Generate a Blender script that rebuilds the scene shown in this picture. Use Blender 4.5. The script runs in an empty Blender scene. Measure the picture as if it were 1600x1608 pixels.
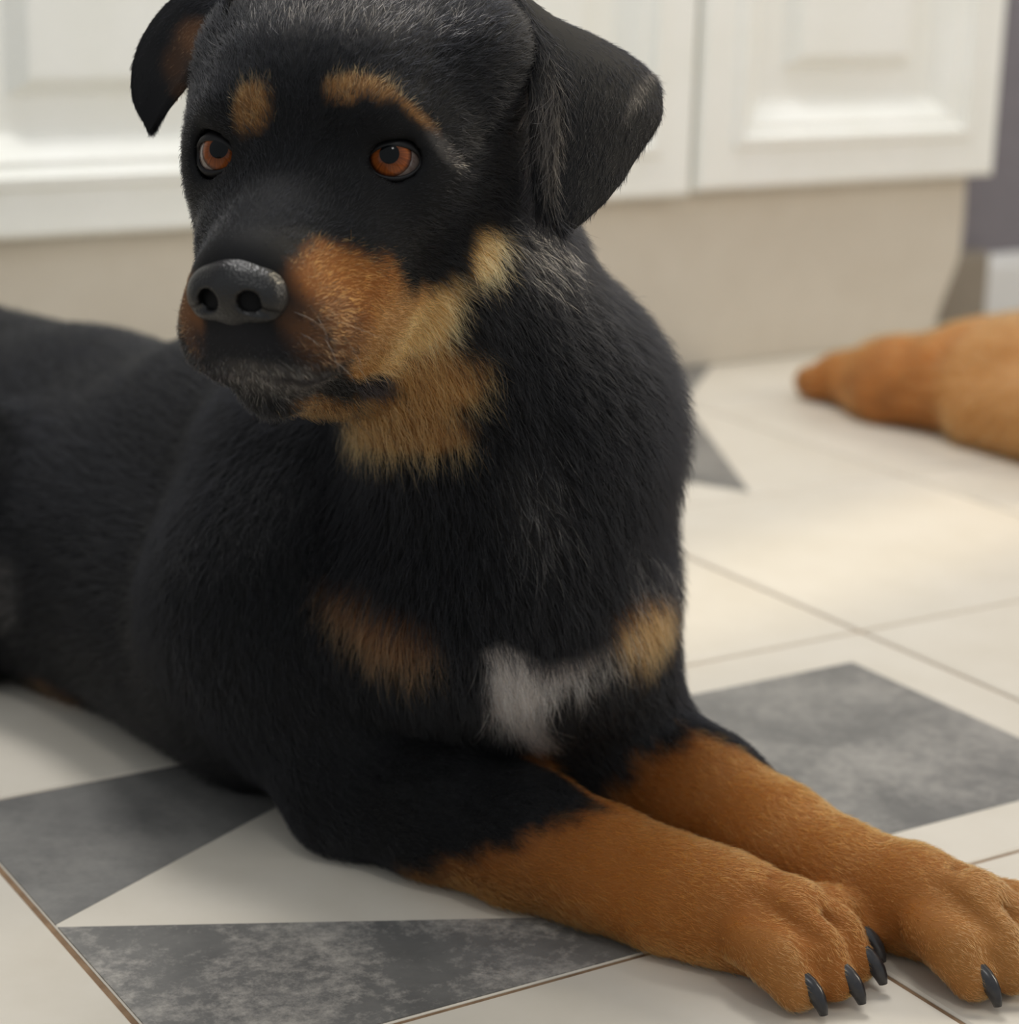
import bpy, math, random
import numpy as np
from mathutils import Vector, Matrix

rng = np.random.default_rng(7)
random.seed(7)
FUR = True            # hair on/off while shaping
FD = 1.0              # fur density factor

# ------------------------------------------------------------------ camera
T = 0.34                                   # floor tile edge (m)
F_PX = 3367.56
CAM = np.array([-1.0129, -1.4710, 0.5006])
CR = np.array([0.8512, -0.5244, 0.0230])
CU = np.array([0.1218, 0.2400, 0.9631])
CF = np.array([0.5106, 0.8169, -0.2682])
CF /= np.linalg.norm(CF)
CR -= CF * (CR @ CF); CR /= np.linalg.norm(CR)
CU = np.cross(CR, CF)
scene = bpy.context.scene
col = scene.collection
cd = bpy.data.cameras.new('camera')
cam = bpy.data.objects.new('camera', cd)
col.objects.link(cam)
M = Matrix.Identity(4)
for i in range(3):
    M[i][0], M[i][1], M[i][2], M[i][3] = CR[i], CU[i], -CF[i], CAM[i]
cam.matrix_world = M
cd.sensor_fit = 'HORIZONTAL'; cd.sensor_width = 36.0
cd.lens = F_PX / 1600 * 36.0
cd.clip_start = 0.05; cd.clip_end = 60
cd.dof.use_dof = True
cd.dof.focus_distance = 1.02
cd.dof.aperture_fstop = 6.0
scene.camera = cam

# ------------------------------------------------------------------ light
world = bpy.data.worlds.new('room_light'); scene.world = world
world.use_nodes = True
bg = world.node_tree.nodes['Background']
bg.inputs[0].default_value = (0.93, 0.97, 1.0, 1)
bg.inputs[1].default_value = 0.60

def area(name, loc, target, sx, sy, power, color, spread=180):
    l = bpy.data.lights.new(name, 'AREA'); l.shape = 'RECTANGLE'
    l.size = sx; l.size_y = sy; l.energy = power; l.color = color
    l.spread = math.radians(spread)
    o = bpy.data.objects.new(name, l); col.objects.link(o)
    o.location = loc
    o.rotation_euler = (Vector(target) - Vector(loc)).to_track_quat('-Z', 'Y').to_euler()
    return o
area('window_daylight', (1.90, -0.1, 1.45), (-0.2, -0.3, 0.1), 1.5, 1.3, 12, (1.0, 0.98, 0.95))
area('ceiling_lamp_light', (-0.15, 0.25, 2.25), (-0.3, -0.3, 0.0), 0.6, 0.6, 25, (1.0, 0.98, 0.95))
area('side_window_daylight', (1.55, -1.5, 1.15), (-0.45, -0.6, 0.25), 0.45, 0.6, 16, (1.0, 0.91, 0.76))  # added warm fill for cheek, chest and paws; source unseen
area('front_ceiling_lamp_light', (-1.0, -1.75, 2.3), (-0.5, -0.5, 0.2), 0.32, 0.32, 7, (1.0, 0.98, 0.95))
sl = bpy.data.lights.new('sun', 'SUN'); sl.energy = 1.5; sl.angle = math.radians(2.5); sl.color = (1.0, 0.86, 0.62)
so = bpy.data.objects.new('sun', sl); col.objects.link(so)
so.rotation_euler = Vector((-0.83, -0.17, -0.62)).to_track_quat('-Z', 'Y').to_euler()

vs = scene.view_settings
vs.view_transform = 'Standard'; vs.look = 'None'; vs.gamma = 1.0
vs.use_curve_mapping = False
vs.exposure = 0.0
scene.cycles.use_denoising = True

# ------------------------------------------------------------------ helpers
def srgb(r, g, b):
    f = lambda c: (c / 255 / 12.92) if c <= 10 else ((c / 255 + 0.055) / 1.055) ** 2.4
    return (f(r), f(g), f(b))
def ray(px, py): return CF + CR * ((px - 800) / F_PX) + CU * ((804 - py) / F_PX)
def at(px, py, D): return CAM + ray(px, py) * D            # point at depth D behind a viewing direction
def onz(px, py, z):
    d = ray(px, py); return CAM + d * ((z - CAM[2]) / d[2])
def depth(P): return float((np.asarray(P) - CAM) @ CF)
def pr(rpx, D): return rpx * D / F_PX
def lying(px, py, rpx):                                     # a round limb of that radius resting on the floor
    z = 0.03
    for _ in range(6):
        p = onz(px, py, z); z = pr(rpx, depth(p)) * 0.98
    return p, pr(rpx, depth(p))

def tag(o, label=None, cat=None, group=None, kind=None):
    if label: o['label'] = label
    if cat: o['category'] = cat
    if group: o['group'] = group
    if kind: o['kind'] = kind
    return o
def empty(name, loc=(0, 0, 0), parent=None):
    o = bpy.data.objects.new(name, None); col.objects.link(o); o.location = loc
    o.empty_display_size = 0.05
    if parent: o.parent = parent
    return o
def link(name, me, mat=None, parent=None, smooth=False):
    o = bpy.data.objects.new(name, me); col.objects.link(o)
    if mat is not None and not me.materials: me.materials.append(mat)
    if parent is not None:
        o.parent = parent
        o.matrix_parent_inverse = Matrix.Translation(parent.location).inverted()
    if smooth: me.shade_smooth()
    return o
def pydata(name, v, f, mat=None, parent=None, smooth=False):
    me = bpy.data.meshes.new(name)
    me.from_pydata([tuple(map(float, p)) for p in v], [], [tuple(int(i) for i in q) for q in f])
    me.update()
    return link(name, me, mat, parent, smooth)
def box_data(x0, x1, y0, y1, z0, z1):
    v = [(x, y, z) for z in (z0, z1) for y in (y0, y1) for x in (x0, x1)]
    f = [(0, 2, 3, 1), (4, 5, 7, 6), (0, 1, 5, 4), (2, 6, 7, 3), (0, 4, 6, 2), (1, 3, 7, 5)]
    return v, f
def box(name, b, mat, parent=None, bev=0.0):
    v, f = box_data(*b)
    o = pydata(name, v, f, mat, parent)
    if bev:
        m = o.modifiers.new('bevel', 'BEVEL'); m.width = bev; m.segments = 2
    return o

# ------------------------------------------------------------------ materials
def mat(name, base, rough=0.5, spec=0.5, noise=None, bump=None, coat=0.0):
    m = bpy.data.materials.new(name); m.use_nodes = True
    nt = m.node_tree; n = nt.nodes; b = n['Principled BSDF']
    b.inputs['Base Color'].default_value = (*base, 1)
    b.inputs['Roughness'].default_value = rough
    b.inputs['Specular IOR Level'].default_value = spec
    b.inputs['Coat Weight'].default_value = coat
    b.inputs['Coat Roughness'].default_value = 0.08
    tc = n.new('ShaderNodeTexCoord')
    if noise:
        scale, c2, lo, hi, det = noise
        t = n.new('ShaderNodeTexNoise'); t.inputs['Scale'].default_value = scale
        t.inputs['Detail'].default_value = det; t.inputs['Roughness'].default_value = 0.65
        nt.links.new(tc.outputs['Object'], t.inputs['Vector'])
        r = n.new('ShaderNodeValToRGB'); r.color_ramp.elements[0].position = lo; r.color_ramp.elements[1].position = hi
        r.color_ramp.elements[0].color = (*base, 1); r.color_ramp.elements[1].color = (*c2, 1)
        nt.links.new(t.outputs['Fac'], r.inputs['Fac']); nt.links.new(r.outputs['Color'], b.inputs['Base Color'])
    if bump:
        sc, st = bump
        t2 = n.new('ShaderNodeTexNoise'); t2.inputs['Scale'].default_value = sc; t2.inputs['Detail'].default_value = 4
        nt.links.new(tc.outputs['Object'], t2.inputs['Vector'])
        bp = n.new('ShaderNodeBump'); bp.inputs['Strength'].default_value = st; bp.inputs['Distance'].default_value = 0.002
        nt.links.new(t2.outputs['Fac'], bp.inputs['Height']); nt.links.new(bp.outputs['Normal'], b.inputs['Normal'])
    return m
m_tile = mat('cream_glazed_tile', srgb(213, 206, 193), 0.42, 0.4, (9, srgb(204, 196, 181), 0.35, 0.75, 5), (60, 0.04))
m_grey = mat('grey_concrete_print', srgb(100, 99, 97), 0.36, 0.45, (13, srgb(134, 132, 128), 0.35, 0.75, 8), (160, 0.08))
nt = m_grey.node_tree; n = nt.nodes; b = n['Principled BSDF']; tc = n['Texture Coordinate']
old = b.inputs['Base Color'].links[0].from_socket                        # pale scuffs in patches
s1 = n.new('ShaderNodeTexNoise'); s1.inputs['Scale'].default_value = 110; s1.inputs['Detail'].default_value = 8; s1.inputs['Roughness'].default_value = .75
s2 = n.new('ShaderNodeTexNoise'); s2.inputs['Scale'].default_value = 11; s2.inputs['Detail'].default_value = 3
ad = n.new('ShaderNodeMath'); ad.operation = 'ADD'
r1 = n.new('ShaderNodeValToRGB'); r1.color_ramp.elements[0].position = .46; r1.color_ramp.elements[1].position = .60
hf = n.new('ShaderNodeMath'); hf.operation = 'MULTIPLY'; hf.inputs[1].default_value = .5
for q in (s1, s2): nt.links.new(tc.outputs['Object'], q.inputs['Vector'])
nt.links.new(s1.outputs['Fac'], ad.inputs[0]); nt.links.new(s2.outputs['Fac'], ad.inputs[1]); nt.links.new(ad.outputs[0], hf.inputs[0]); nt.links.new(hf.outputs[0], r1.inputs['Fac'])
mx = n.new('ShaderNodeMixRGB'); mx.inputs[2].default_value = (*srgb(176, 171, 163), 1)
wa = n.new('ShaderNodeAttribute'); wa.attribute_type = 'OBJECT'; wa.attribute_name = 'wear'; wm = n.new('ShaderNodeMath'); wm.operation = 'MULTIPLY'
nt.links.new(r1.outputs['Color'], wm.inputs[0]); nt.links.new(wa.outputs['Fac'], wm.inputs[1]); nt.links.new(wm.outputs[0], mx.inputs[0]); nt.links.new(old, mx.inputs[1]); nt.links.new(mx.outputs[0], b.inputs['Base Color'])
m_grout = mat('brown_grout', srgb(150, 124, 98), 0.9, 0.2, (60, srgb(122, 98, 76), 0.3, 0.7, 4))
m_cab = mat('cream_cabinet_paint', srgb(243, 243, 238), 0.38, 0.45, (14, srgb(239, 239, 232), 0.3, 0.7, 3))
m_kick = mat('cream_kick_paint', srgb(210, 202, 188), 0.45, 0.4, (8, srgb(202, 193, 178), 0.3, 0.7, 3))
m_wall = mat('grey_wall_paint', srgb(128, 124, 130), 0.7, 0.3, (30, srgb(122, 118, 124), 0.3, 0.7, 4))
m_base = mat('white_baseboard_paint', srgb(225, 225, 224), 0.4, 0.45, (14, srgb(219, 219, 217), 0.3, 0.7, 3))
m_trim = mat('taupe_trim_paint', srgb(150, 140, 126), 0.55, 0.35, (14, srgb(140, 130, 116), 0.3, 0.7, 3))

# ------------------------------------------------------------------ floor, tile by tile
floor = box('floor', (-3.2 * T * 2, 6.2 * T, -5 * T, 2.6 * T, -0.02, -0.0016), m_grout)
tag(floor, 'cream and grey patterned ceramic tile floor', kind='structure')
G = 0.0034
def tile_mesh():
    a, h = T / 2 - G / 2, T / 2 - G / 2 - 0.0012
    v = [(-a, -a, -.008), (a, -a, -.008), (a, a, -.008), (-a, a, -.008), (-a, -a, -.0012), (a, -a, -.0012), (a, a, -.0012), (-a, a, -.0012),
         (-h, -h, 0), (h, -h, 0), (h, h, 0), (-h, h, 0)]
    f = [(0, 3, 2, 1)] + [(i, (i + 1) % 4, 4 + (i + 1) % 4, 4 + i) for i in range(4)] + \
        [(4 + i, 4 + (i + 1) % 4, 8 + (i + 1) % 4, 8 + i) for i in range(4)] + [(8, 9, 10, 11)]
    me = bpy.data.meshes.new('tile'); me.from_pydata(v, [], f); me.materials.append(m_tile); me.update()
    return me
TM = tile_mesh()
patterns = {   # printed grey shapes in tile coordinates (0..1)
    (-2, -2): [[(.007, .993), (.007, .505), (.985, .993)], [(.007, .495), (.007, .007), (.985, .007)]],
    (-1, -2): [[(.15, .15), (.85, .15), (.85, .85), (.15, .85)]],
    (0, 0): [[(.5, .03), (.985, .985), (.015, .985)]],
    (1, 1): [[(.02, .03), (.97, .98), (.02, .98)]],
    (-1, 1): [[(.15, .15), (.85, .15), (.85, .85), (.15, .85)]],
    (-2, 0): [[(.5, .03), (.985, .985), (.015, .985)]],
    (-4, -1): [[(.02, .03), (.97, .98), (.02, .98)]],
    (2, -3): [[(.15, .15), (.85, .15), (.85, .85), (.15, .85)]],
}
for i in range(-5, 6):
    for j in range(-4, 2):
        t = bpy.data.objects.new('tile', TM); col.objects.link(t); t.parent = floor
        t.location = ((i + .5) * T, (j + .5) * T, 0)
        for poly in patterns.get((i, j), []):
            n = len(poly)
            v = [((x - .5) * T, (y - .5) * T, z) for z in (-.0005, .00025) for x, y in poly]
            f = [tuple(range(n, 2 * n))] + [(k, (k + 1) % n, n + (k + 1) % n, n + k) for k in range(n)]
            # counter-clockwise so that the top faces up
            if sum((poly[k][0] * poly[(k + 1) % n][1] - poly[(k + 1) % n][0] * poly[k][1]) for k in range(n)) < 0:
                f = [tuple(reversed(q)) for q in f]
            me = bpy.data.meshes.new('grey_print'); me.from_pydata(v, [], f); me.materials.append(m_grey); me.update()
            g = bpy.data.objects.new('grey_print', me); col.objects.link(g); g.parent = t
            g['label'] = 'worn grey concrete-look printed shape'
            g['wear'] = 1.0 if (i, j) == (-2, -2) and poly[0][1] < .5 else (.45 if i == -1 else .2)

# ------------------------------------------------------------------ back wall, baseboard
WY = 0.605
tag(box('wall_back', (-2.4, 2.1, WY, WY + .1, -0.02, 2.4), m_wall), 'dull grey painted back wall', kind='structure')
def extrude_x(name, prof, x0, x1, material, parent=None):      # profile (y, z) pushed along x
    n = len(prof)
    v = [(x0, y, z) for y, z in prof] + [(x1, y, z) for y, z in prof]
    f = [(k, (k + 1) % n, n + (k + 1) % n, n + k) for k in range(n)] + [tuple(range(n))[::-1], tuple(range(n, 2 * n))]
    return pydata(name, v, f, material, parent)
bb = extrude_x('baseboard_back', [(WY, 0), (WY - .014, 0), (WY - .014, .064), (WY - .009, .072), (WY - .006, .080), (WY, .082)], 1.0, 2.1, m_base)
tag(bb, 'white baseboard along the grey wall', kind='structure')

# right wall, out of frame, two openings shaped to aim sun at floor and head
WX = 2.0
beam_openings = [(.115, .300, .55, 1.74), (-.16, .10, 2.02, 2.5)]
ys = sorted({-3.0, WY, *[p[0] for p in beam_openings], *[p[1] for p in beam_openings]}); zs = sorted({-.02, 2.7, *[p[2] for p in beam_openings], *[p[3] for p in beam_openings]})
v, f = [], []
for a_, b_ in zip(ys[:-1], ys[1:]):
    for c_, d_ in zip(zs[:-1], zs[1:]):
        if any(p[0] - 1e-6 <= a_ and b_ <= p[1] + 1e-6 and p[2] - 1e-6 <= c_ and d_ <= p[3] + 1e-6 for p in beam_openings): continue
        bv, bf = box_data(WX, WX + .08, a_, b_, c_, d_); f += [tuple(i + len(v) for i in q) for q in bf]; v += bv
tag(pydata('wall_right', v, f, m_wall), 'grey painted side wall with window openings', kind='structure')
for i_, (a_, b_, c_, d_) in enumerate(beam_openings):
    w_ = empty('window_%d' % (i_ + 1), (WX, (a_ + b_) / 2, c_)); tag(w_, 'white framed window in the side wall', kind='structure')
    for q in ((a_ - .03, a_, c_ - .03, d_ + .03), (b_, b_ + .03, c_ - .03, d_ + .03), (a_, b_, c_ - .03, c_), (a_, b_, d_, d_ + .03)):
        box('window_frame', (WX - .012, WX - .0005, *q), m_base, w_)

# ------------------------------------------------------------------ cabinets
def door(name, x0, x1, z0, z1, yf, parent):
    """raised-panel door: nested rectangles, each ring (inset, depth behind the front)"""
    rings = [(0.0, .006), (.004, .0012), (.006, 0), (.046, 0), (.049, -.005), (.058, -.006), (.061, .002), (.066, .005), (.072, .005),
             (.096, .026), (.104, .027), (.128, .027), (.132, .025), (.146, .009), (.150, .0085)]
    v, f = [], []
    for d, y in rings:
        v += [(x0 + d, yf + y, z0 + d), (x1 - d, yf + y, z0 + d), (x1 - d, yf + y, z1 - d), (x0 + d, yf + y, z1 - d)]
    for k in range(len(rings) - 1):
        for i in range(4):
            j = (i + 1) % 4
            f.append((4 * k + i, 4 * k + j, 4 * k + 4 + j, 4 * k + 4 + i))
    k = 4 * (len(rings) - 1); f.append((k, k + 1, k + 2, k + 3))
    b = len(v)
    v += [(x0, yf + .030, z0), (x1, yf + .030, z0), (x1, yf + .030, z1), (x0, yf + .030, z1)]
    for i in range(4):
        j = (i + 1) % 4
        f.append((b + i, b + j, j, i))
    f.append((b + 3, b + 2, b + 1, b))
    return pydata(name, v, f, m_cab, parent)
DY = 0.460
def cabinet(x0, x1, doors, label):
    c = empty('kitchen_cabinet', (x0, DY + .02, 0))
    box('body', (x0, x1, DY + .0305, WY - .001, .2075, .86), m_cab, c)
    for a, b, z in doors:
        d = door('door', a + .0025, b - .0025, z, .80, DY, c)
    tag(c, label, 'cabinet', 'cream base cabinets along the wall')
    return c
cabinet(.4285, .885, [(.4285, .885, .207)], 'cream base cabinet at the right end of the row, by the grey wall')
cabinet(-1.392, .4265, [(-1.392, -.937, .198), (-.937, -.4815, .198), (-.4815, -.028, .198), (-.028, .4265, .2025)], 'cream base cabinet with raised-panel doors behind the black dog\'s head')
# toe-kick board with a curved foot at its right end
cur = [(.866, .2075), (.868, .150), (.867, .112), (.860, .088), (.848, .062), (.838, .038), (.832, .015), (.830, .001)]
pts = [(-1.40, .001), (-1.40, .2075)] + cur
n = len(pts)
v = [(x, .492, z) for x, z in pts] + [(x, .510, z) for x, z in pts]
f = [tuple(range(n))[::-1] if False else tuple(range(n)), tuple(range(2 * n - 1, n - 1, -1))] + [(k, n + k, n + (k + 1) % n, (k + 1) % n) for k in range(n)]
kb = pydata('kick_board', v, f, m_kick)
tag(kb, 'cream kick board under the cabinets with a curved right end', 'kick board')
pl = extrude_x('trim_1', [(WY, 0), (WY - .03, 0), (WY - .03, .085), (WY - .024, .09), (WY, .09)], .88, .998, m_trim)
tag(pl, 'taupe plinth block where the baseboard meets the cabinet', kind='structure')

# ------------------------------------------------------------------ signed distance modelling
HR = np.array([[-0.6705, -0.7405, -0.0453], [0.7416, -0.6707, -0.0117], [-0.0218, -0.0414, 0.9989]])
HT = np.array([-0.5230, -0.5306, 0.3859])
def H(x, y, z): return HR @ (np.array([x, y, z], float) * .01) + HT      # head frame in cm: x its right, y forward, z up
def HV(x, y, z):
    v = HR @ np.array([x, y, z], float); return v / np.linalg.norm(v)

def d_cone(p, a, b, ra, rb):
    ab = b - a; L2 = float(ab @ ab)
    pa = p - a
    t = np.clip((pa @ ab) / max(L2, 1e-9), 0, 1)
    q = pa - t[..., None] * ab
    return np.sqrt((q * q).sum(-1)) - (ra + (rb - ra) * t)
def d_ell(p, c, R, r):
    q = (p - c) @ R                                                     # R columns = axes
    k0 = np.sqrt(((q / r) ** 2).sum(-1)); k1 = np.sqrt(((q / (r * r)) ** 2).sum(-1))
    return k0 * (k0 - 1.0) / np.maximum(k1, 1e-6)
class Prim:
    def __init__(s, kind, args, k, flow, fl, op='add'):
        s.kind, s.args, s.k, s.flow, s.fl, s.op = kind, args, k, flow, fl, op
    def d(s, p):
        return d_cone(p, *s.args) if s.kind == 'cone' else d_ell(p, *s.args)
    def bbox(s):
        if s.kind == 'cone':
            a, b, ra, rb = s.args
            return np.minimum(a - ra, b - rb), np.maximum(a + ra, b + rb)
        c, R, r = s.args
        e = np.abs(R) @ r
        return c - e, c + e
def build_sdf(prims, lo, hi, h):
    n = np.ceil((hi - lo) / h).astype(int) + 1
    D = np.full(n, 0.08, np.float32)
    for s in prims:
        b0, b1 = s.bbox(); pad = s.k + 4 * h + .004
        i0 = np.maximum(np.floor((b0 - pad - lo) / h).astype(int), 0)
        i1 = np.minimum(np.ceil((b1 + pad - lo) / h).astype(int) + 1, n)
        if np.any(i1 <= i0): continue
        ax = [lo[q] + h * np.arange(i0[q], i1[q]) for q in range(3)]
        p = np.stack(np.meshgrid(*ax, indexing='ij'), -1)
        d = s.d(p).astype(np.float32)
        sl_ = tuple(slice(i0[q], i1[q]) for q in range(3))
        o = D[sl_]
        if s.op == 'add':
            e = np.clip(s.k - np.abs(o - d), 0, None) / s.k
            D[sl_] = np.minimum(o, d) - e * e * s.k * .25
        else:
            d = -d
            e = np.clip(s.k - np.abs(o - d), 0, None) / s.k
            D[sl_] = np.maximum(o, d) + e * e * s.k * .25
    return D
def surface_nets(D, lo, h):
    S = D < 0
    n = np.array(D.shape)
    c = np.zeros(n - 1, np.uint8)
    corners = [(i, j, k) for i in (0, 1) for j in (0, 1) for k in (0, 1)]
    for i, j, k in corners:
        c += S[i:n[0] - 1 + i, j:n[1] - 1 + j, k:n[2] - 1 + k]
    act = (c > 0) & (c < 8)
    idx = np.argwhere(act)
    vid = np.full(n - 1, -1, np.int32); vid[act] = np.arange(len(idx))
    acc = np.zeros((len(idx), 3)); cnt = np.zeros(len(idx))
    edges = [(a, b) for a in range(8) for b in range(a + 1, 8) if sum(abs(corners[a][q] - corners[b][q]) for q in range(3)) == 1]
    val = [D[idx[:, 0] + i, idx[:, 1] + j, idx[:, 2] + k] for i, j, k in corners]
    for a, b in edges:
        m = (val[a] < 0) != (val[b] < 0)
        t = np.where(m, val[a] / np.where(m, val[a] - val[b], 1), 0)
        pa = np.array(corners[a], float); pb = np.array(corners[b], float)
        acc += np.where(m[:, None], pa + t[:, None] * (pb - pa), 0); cnt += m
    V = (idx + acc / cnt[:, None]) * h + lo
    Fs = []
    for ax in range(3):
        u, w = (ax + 1) % 3, (ax + 2) % 3
        s0 = [slice(1, n[q] - 1) for q in range(3)]; s1 = list(s0)
        s0[ax] = slice(0, n[ax] - 1); s1[ax] = slice(1, n[ax])
        A, B = S[tuple(s0)], S[tuple(s1)]
        e = np.argwhere(A != B)
        if not len(e): continue
        off = np.array([1 if q != ax else 0 for q in range(3)])
        g = e + off
        eu = np.zeros(3, int); eu[u] = 1; ew = np.zeros(3, int); ew[w] = 1
        q = [g - eu - ew, g - ew, g, g - eu]
        qi = np.stack([vid[x[:, 0], x[:, 1], x[:, 2]] for x in q], 1)
        flip = ~A[e[:, 0], e[:, 1], e[:, 2]]
        qi[flip] = qi[flip][:, ::-1]
        Fs.append(qi)
    Fq = np.concatenate(Fs); Fq = Fq[(Fq >= 0).all(1)]
    return V, Fq
def trilin(D, lo, h, p):
    g = np.clip((p - lo) / h, 0, np.array(D.shape) - 1.001)
    i = g.astype(int); f = g - i; r = 0
    for a in (0, 1):
        for b in (0, 1):
            for c in (0, 1):
                w = (f[..., 0] if a else 1 - f[..., 0]) * (f[..., 1] if b else 1 - f[..., 1]) * (f[..., 2] if c else 1 - f[..., 2])
                r = r + w * D[i[..., 0] + a, i[..., 1] + b, i[..., 2] + c]
    return r
def grad(D, lo, h, p):
    g = np.stack([trilin(D, lo, h, p + e) - trilin(D, lo, h, p - e) for e in np.eye(3) * h], -1)
    return g / np.maximum(np.linalg.norm(g, axis=-1, keepdims=True), 1e-9)
def relax(V, Fq, it=2):
    e = np.concatenate([Fq[:, [0, 1]], Fq[:, [1, 2]], Fq[:, [2, 3]], Fq[:, [3, 0]]])
    for _ in range(it):
        s = np.zeros_like(V); c = np.zeros(len(V))
        np.add.at(s, e[:, 0], V[e[:, 1]]); np.add.at(c, e[:, 0], 1)
        np.add.at(s, e[:, 1], V[e[:, 0]]); np.add.at(c, e[:, 1], 1)
        V = V * .5 + .5 * s / np.maximum(c, 1)[:, None]
    return V
def np_mesh(name, V, Fq):
    me = bpy.data.meshes.new(name)
    me.vertices.add(len(V)); me.vertices.foreach_set('co', V.astype(np.float32).ravel())
    k = Fq.shape[1]
    me.loops.add(Fq.size); me.loops.foreach_set('vertex_index', Fq.astype(np.int32).ravel())
    me.polygons.add(len(Fq)); me.polygons.foreach_set('loop_start', np.arange(0, Fq.size, k, dtype=np.int32))
    me.update(calc_edges=True); me.validate()
    me.shade_smooth()
    return me
def set_color(me, name, C):
    a = me.attributes.new(name, 'FLOAT_COLOR', 'POINT')
    a.data.foreach_set('color', np.concatenate([C, np.ones((len(C), 1))], 1).astype(np.float32).ravel())
def color_mat(name, rough=.75, spec=.2, attr='coat', scale=1.0):
    m = bpy.data.materials.new(name); m.use_nodes = True; nt = m.node_tree
    b = nt.nodes['Principled BSDF']; b.inputs['Roughness'].default_value = rough; b.inputs['Specular IOR Level'].default_value = spec
    at_ = nt.nodes.new('ShaderNodeAttribute'); at_.attribute_name = attr
    nt.links.new(at_.outputs['Color'], b.inputs['Base Color'])
    return m
def fur_mat(name, rough=.40, ior=1.37):
    m = bpy.data.materials.new(name); m.use_nodes = True; nt = m.node_tree
    nt.nodes.remove(nt.nodes['Principled BSDF'])
    b = nt.nodes.new('ShaderNodeBsdfHairPrincipled'); b.parametrization = 'COLOR'
    b.inputs['Roughness'].default_value = rough; b.inputs['Radial Roughness'].default_value = .6
    b.inputs['Random Roughness'].default_value = .2; b.inputs['IOR'].default_value = ior
    at_ = nt.nodes.new('ShaderNodeAttribute'); at_.attribute_name = 'coat'
    nt.links.new(at_.outputs['Color'], b.inputs['Color'])
    nt.links.new(b.outputs[0], nt.nodes['Material Output'].inputs['Surface'])
    return m
m_skin = color_mat('dog_skin'); m_fur = fur_mat('dog_fur'); m_ear_fur = fur_mat('dog_ear_fur', .55, 1.2)

def vnoise(p, s, seed):                         # cheap smooth vector noise from sines
    r = np.random.default_rng(seed); o = 0
    for k in range(5):
        w = r.normal(size=(3, 3)); w /= np.linalg.norm(w, axis=1, keepdims=True)
        o = o + np.sin(p @ (w * (2 * np.pi / s * (0.6 + .35 * k))).T + r.uniform(0, 6.28, 3))
    return o / 2.6

def grow(name, roots, nrm, flow, length, colr, parent, npts=5, lift=38, rad=.00011, curl=.25, material=None, lit=None):
    """hair curves combed along flow, lifted off the skin and bending back"""
    N = len(roots)
    flow = flow + .65 * curl * vnoise(roots, .022, 3) + .6 * curl * vnoise(roots, .007, 4) + rng.normal(size=(N, 3)) * .16
    d = flow - nrm * (flow * nrm).sum(1, keepdims=True)
    d /= np.maximum(np.linalg.norm(d, axis=1, keepdims=True), 1e-6)
    L = (length * rng.uniform(.65, 1.15, N))[:, None]
    lf = np.radians(np.asarray(lift if lit is None else lit) + rng.normal(size=N) * 9)[:, None]
    t = np.linspace(0, 1, npts)
    side = np.cross(nrm, d); bend = rng.normal(size=(N, 1)) * .12
    P = np.stack([roots + d * (L * np.cos(lf) * tt) + nrm * (L * np.sin(lf) * (tt - .45 * tt * tt) - .0006) + side * (L * bend * tt * tt) for tt in t], 1)
    P[..., 2] = np.maximum(P[..., 2], .0006)
    hc = bpy.data.hair_curves.new(name)
    hc.add_curves([npts] * N)
    hc.attributes['position'].data.foreach_set('vector', P.astype(np.float32).ravel())
    ra = hc.attributes.get('radius') or hc.attributes.new('radius', 'FLOAT', 'POINT')
    R = rad * np.maximum(1 - t ** 1.6 * .9, .1)[None, :] * rng.uniform(.75, 1.25, N)[:, None]
    ra.data.foreach_set('value', R.astype(np.float32).ravel())
    ca = hc.attributes.new('coat', 'FLOAT_COLOR', 'CURVE')
    ca.data.foreach_set('color', np.concatenate([colr, np.ones((N, 1))], 1).astype(np.float32).ravel())
    hc.materials.append(material or m_fur)
    o = bpy.data.objects.new(name, hc); col.objects.link(o)
    o.parent = parent; o.matrix_parent_inverse = Matrix.Translation(parent.location).inverted()
    o['kind'] = 'stuff'
    return o
def sample(V, Fq, w, N):
    tri = np.concatenate([Fq[:, [0, 1, 2]], Fq[:, [0, 2, 3]]])
    a, b, c = V[tri[:, 0]], V[tri[:, 1]], V[tri[:, 2]]
    A = np.linalg.norm(np.cross(b - a, c - a), axis=1) * w[tri].mean(1)
    k = np.searchsorted(np.cumsum(A), rng.uniform(0, A.sum(), N)).clip(0, len(tri) - 1)
    r1 = np.sqrt(rng.uniform(size=N)); r2 = rng.uniform(size=N)
    B = np.stack([1 - r1, r1 * (1 - r2), r1 * r2], 1)
    return tri[k], B
def interp(A, tri, B): return (A[tri] * (B[..., None] if A.ndim > 1 else B)).sum(1)

# ------------------------------------------------------------------ the black and tan dog
dog = empty('dog', (-.43, -.35, 0))
tag(dog, 'black and tan dog lying on the tiles with its head turned', 'dog')
prims = []
E3 = np.eye(3)
def cone(a, b, ra, rb, k=.03, flow=None, fl=.018):
    a, b = np.asarray(a, float), np.asarray(b, float)
    fv = (b - a) if flow is None else np.asarray(flow, float)
    prims.append(Prim('cone', (a, b, ra, rb), k, fv / max(np.linalg.norm(fv), 1e-9), fl))
def ell(c, r, k=.02, flow=(0, 0, -1), fl=.012, R=E3):
    fv = np.asarray(flow, float)
    prims.append(Prim('ell', (np.asarray(c, float), R, np.asarray(r, float)), k, fv / max(np.linalg.norm(fv), 1e-9), fl))
def hcone(a, b, ra, rb, k=.018, flow=None, fl=.006): cone(H(*a), H(*b), ra * .01, rb * .01, k, None if flow is None else HV(*flow), fl)
def hell(c, r, k=.018, flow=(0, -1, 0), fl=.007): ell(H(*c), np.array(r) * .01, k, HV(*flow), fl, HR)
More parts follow.
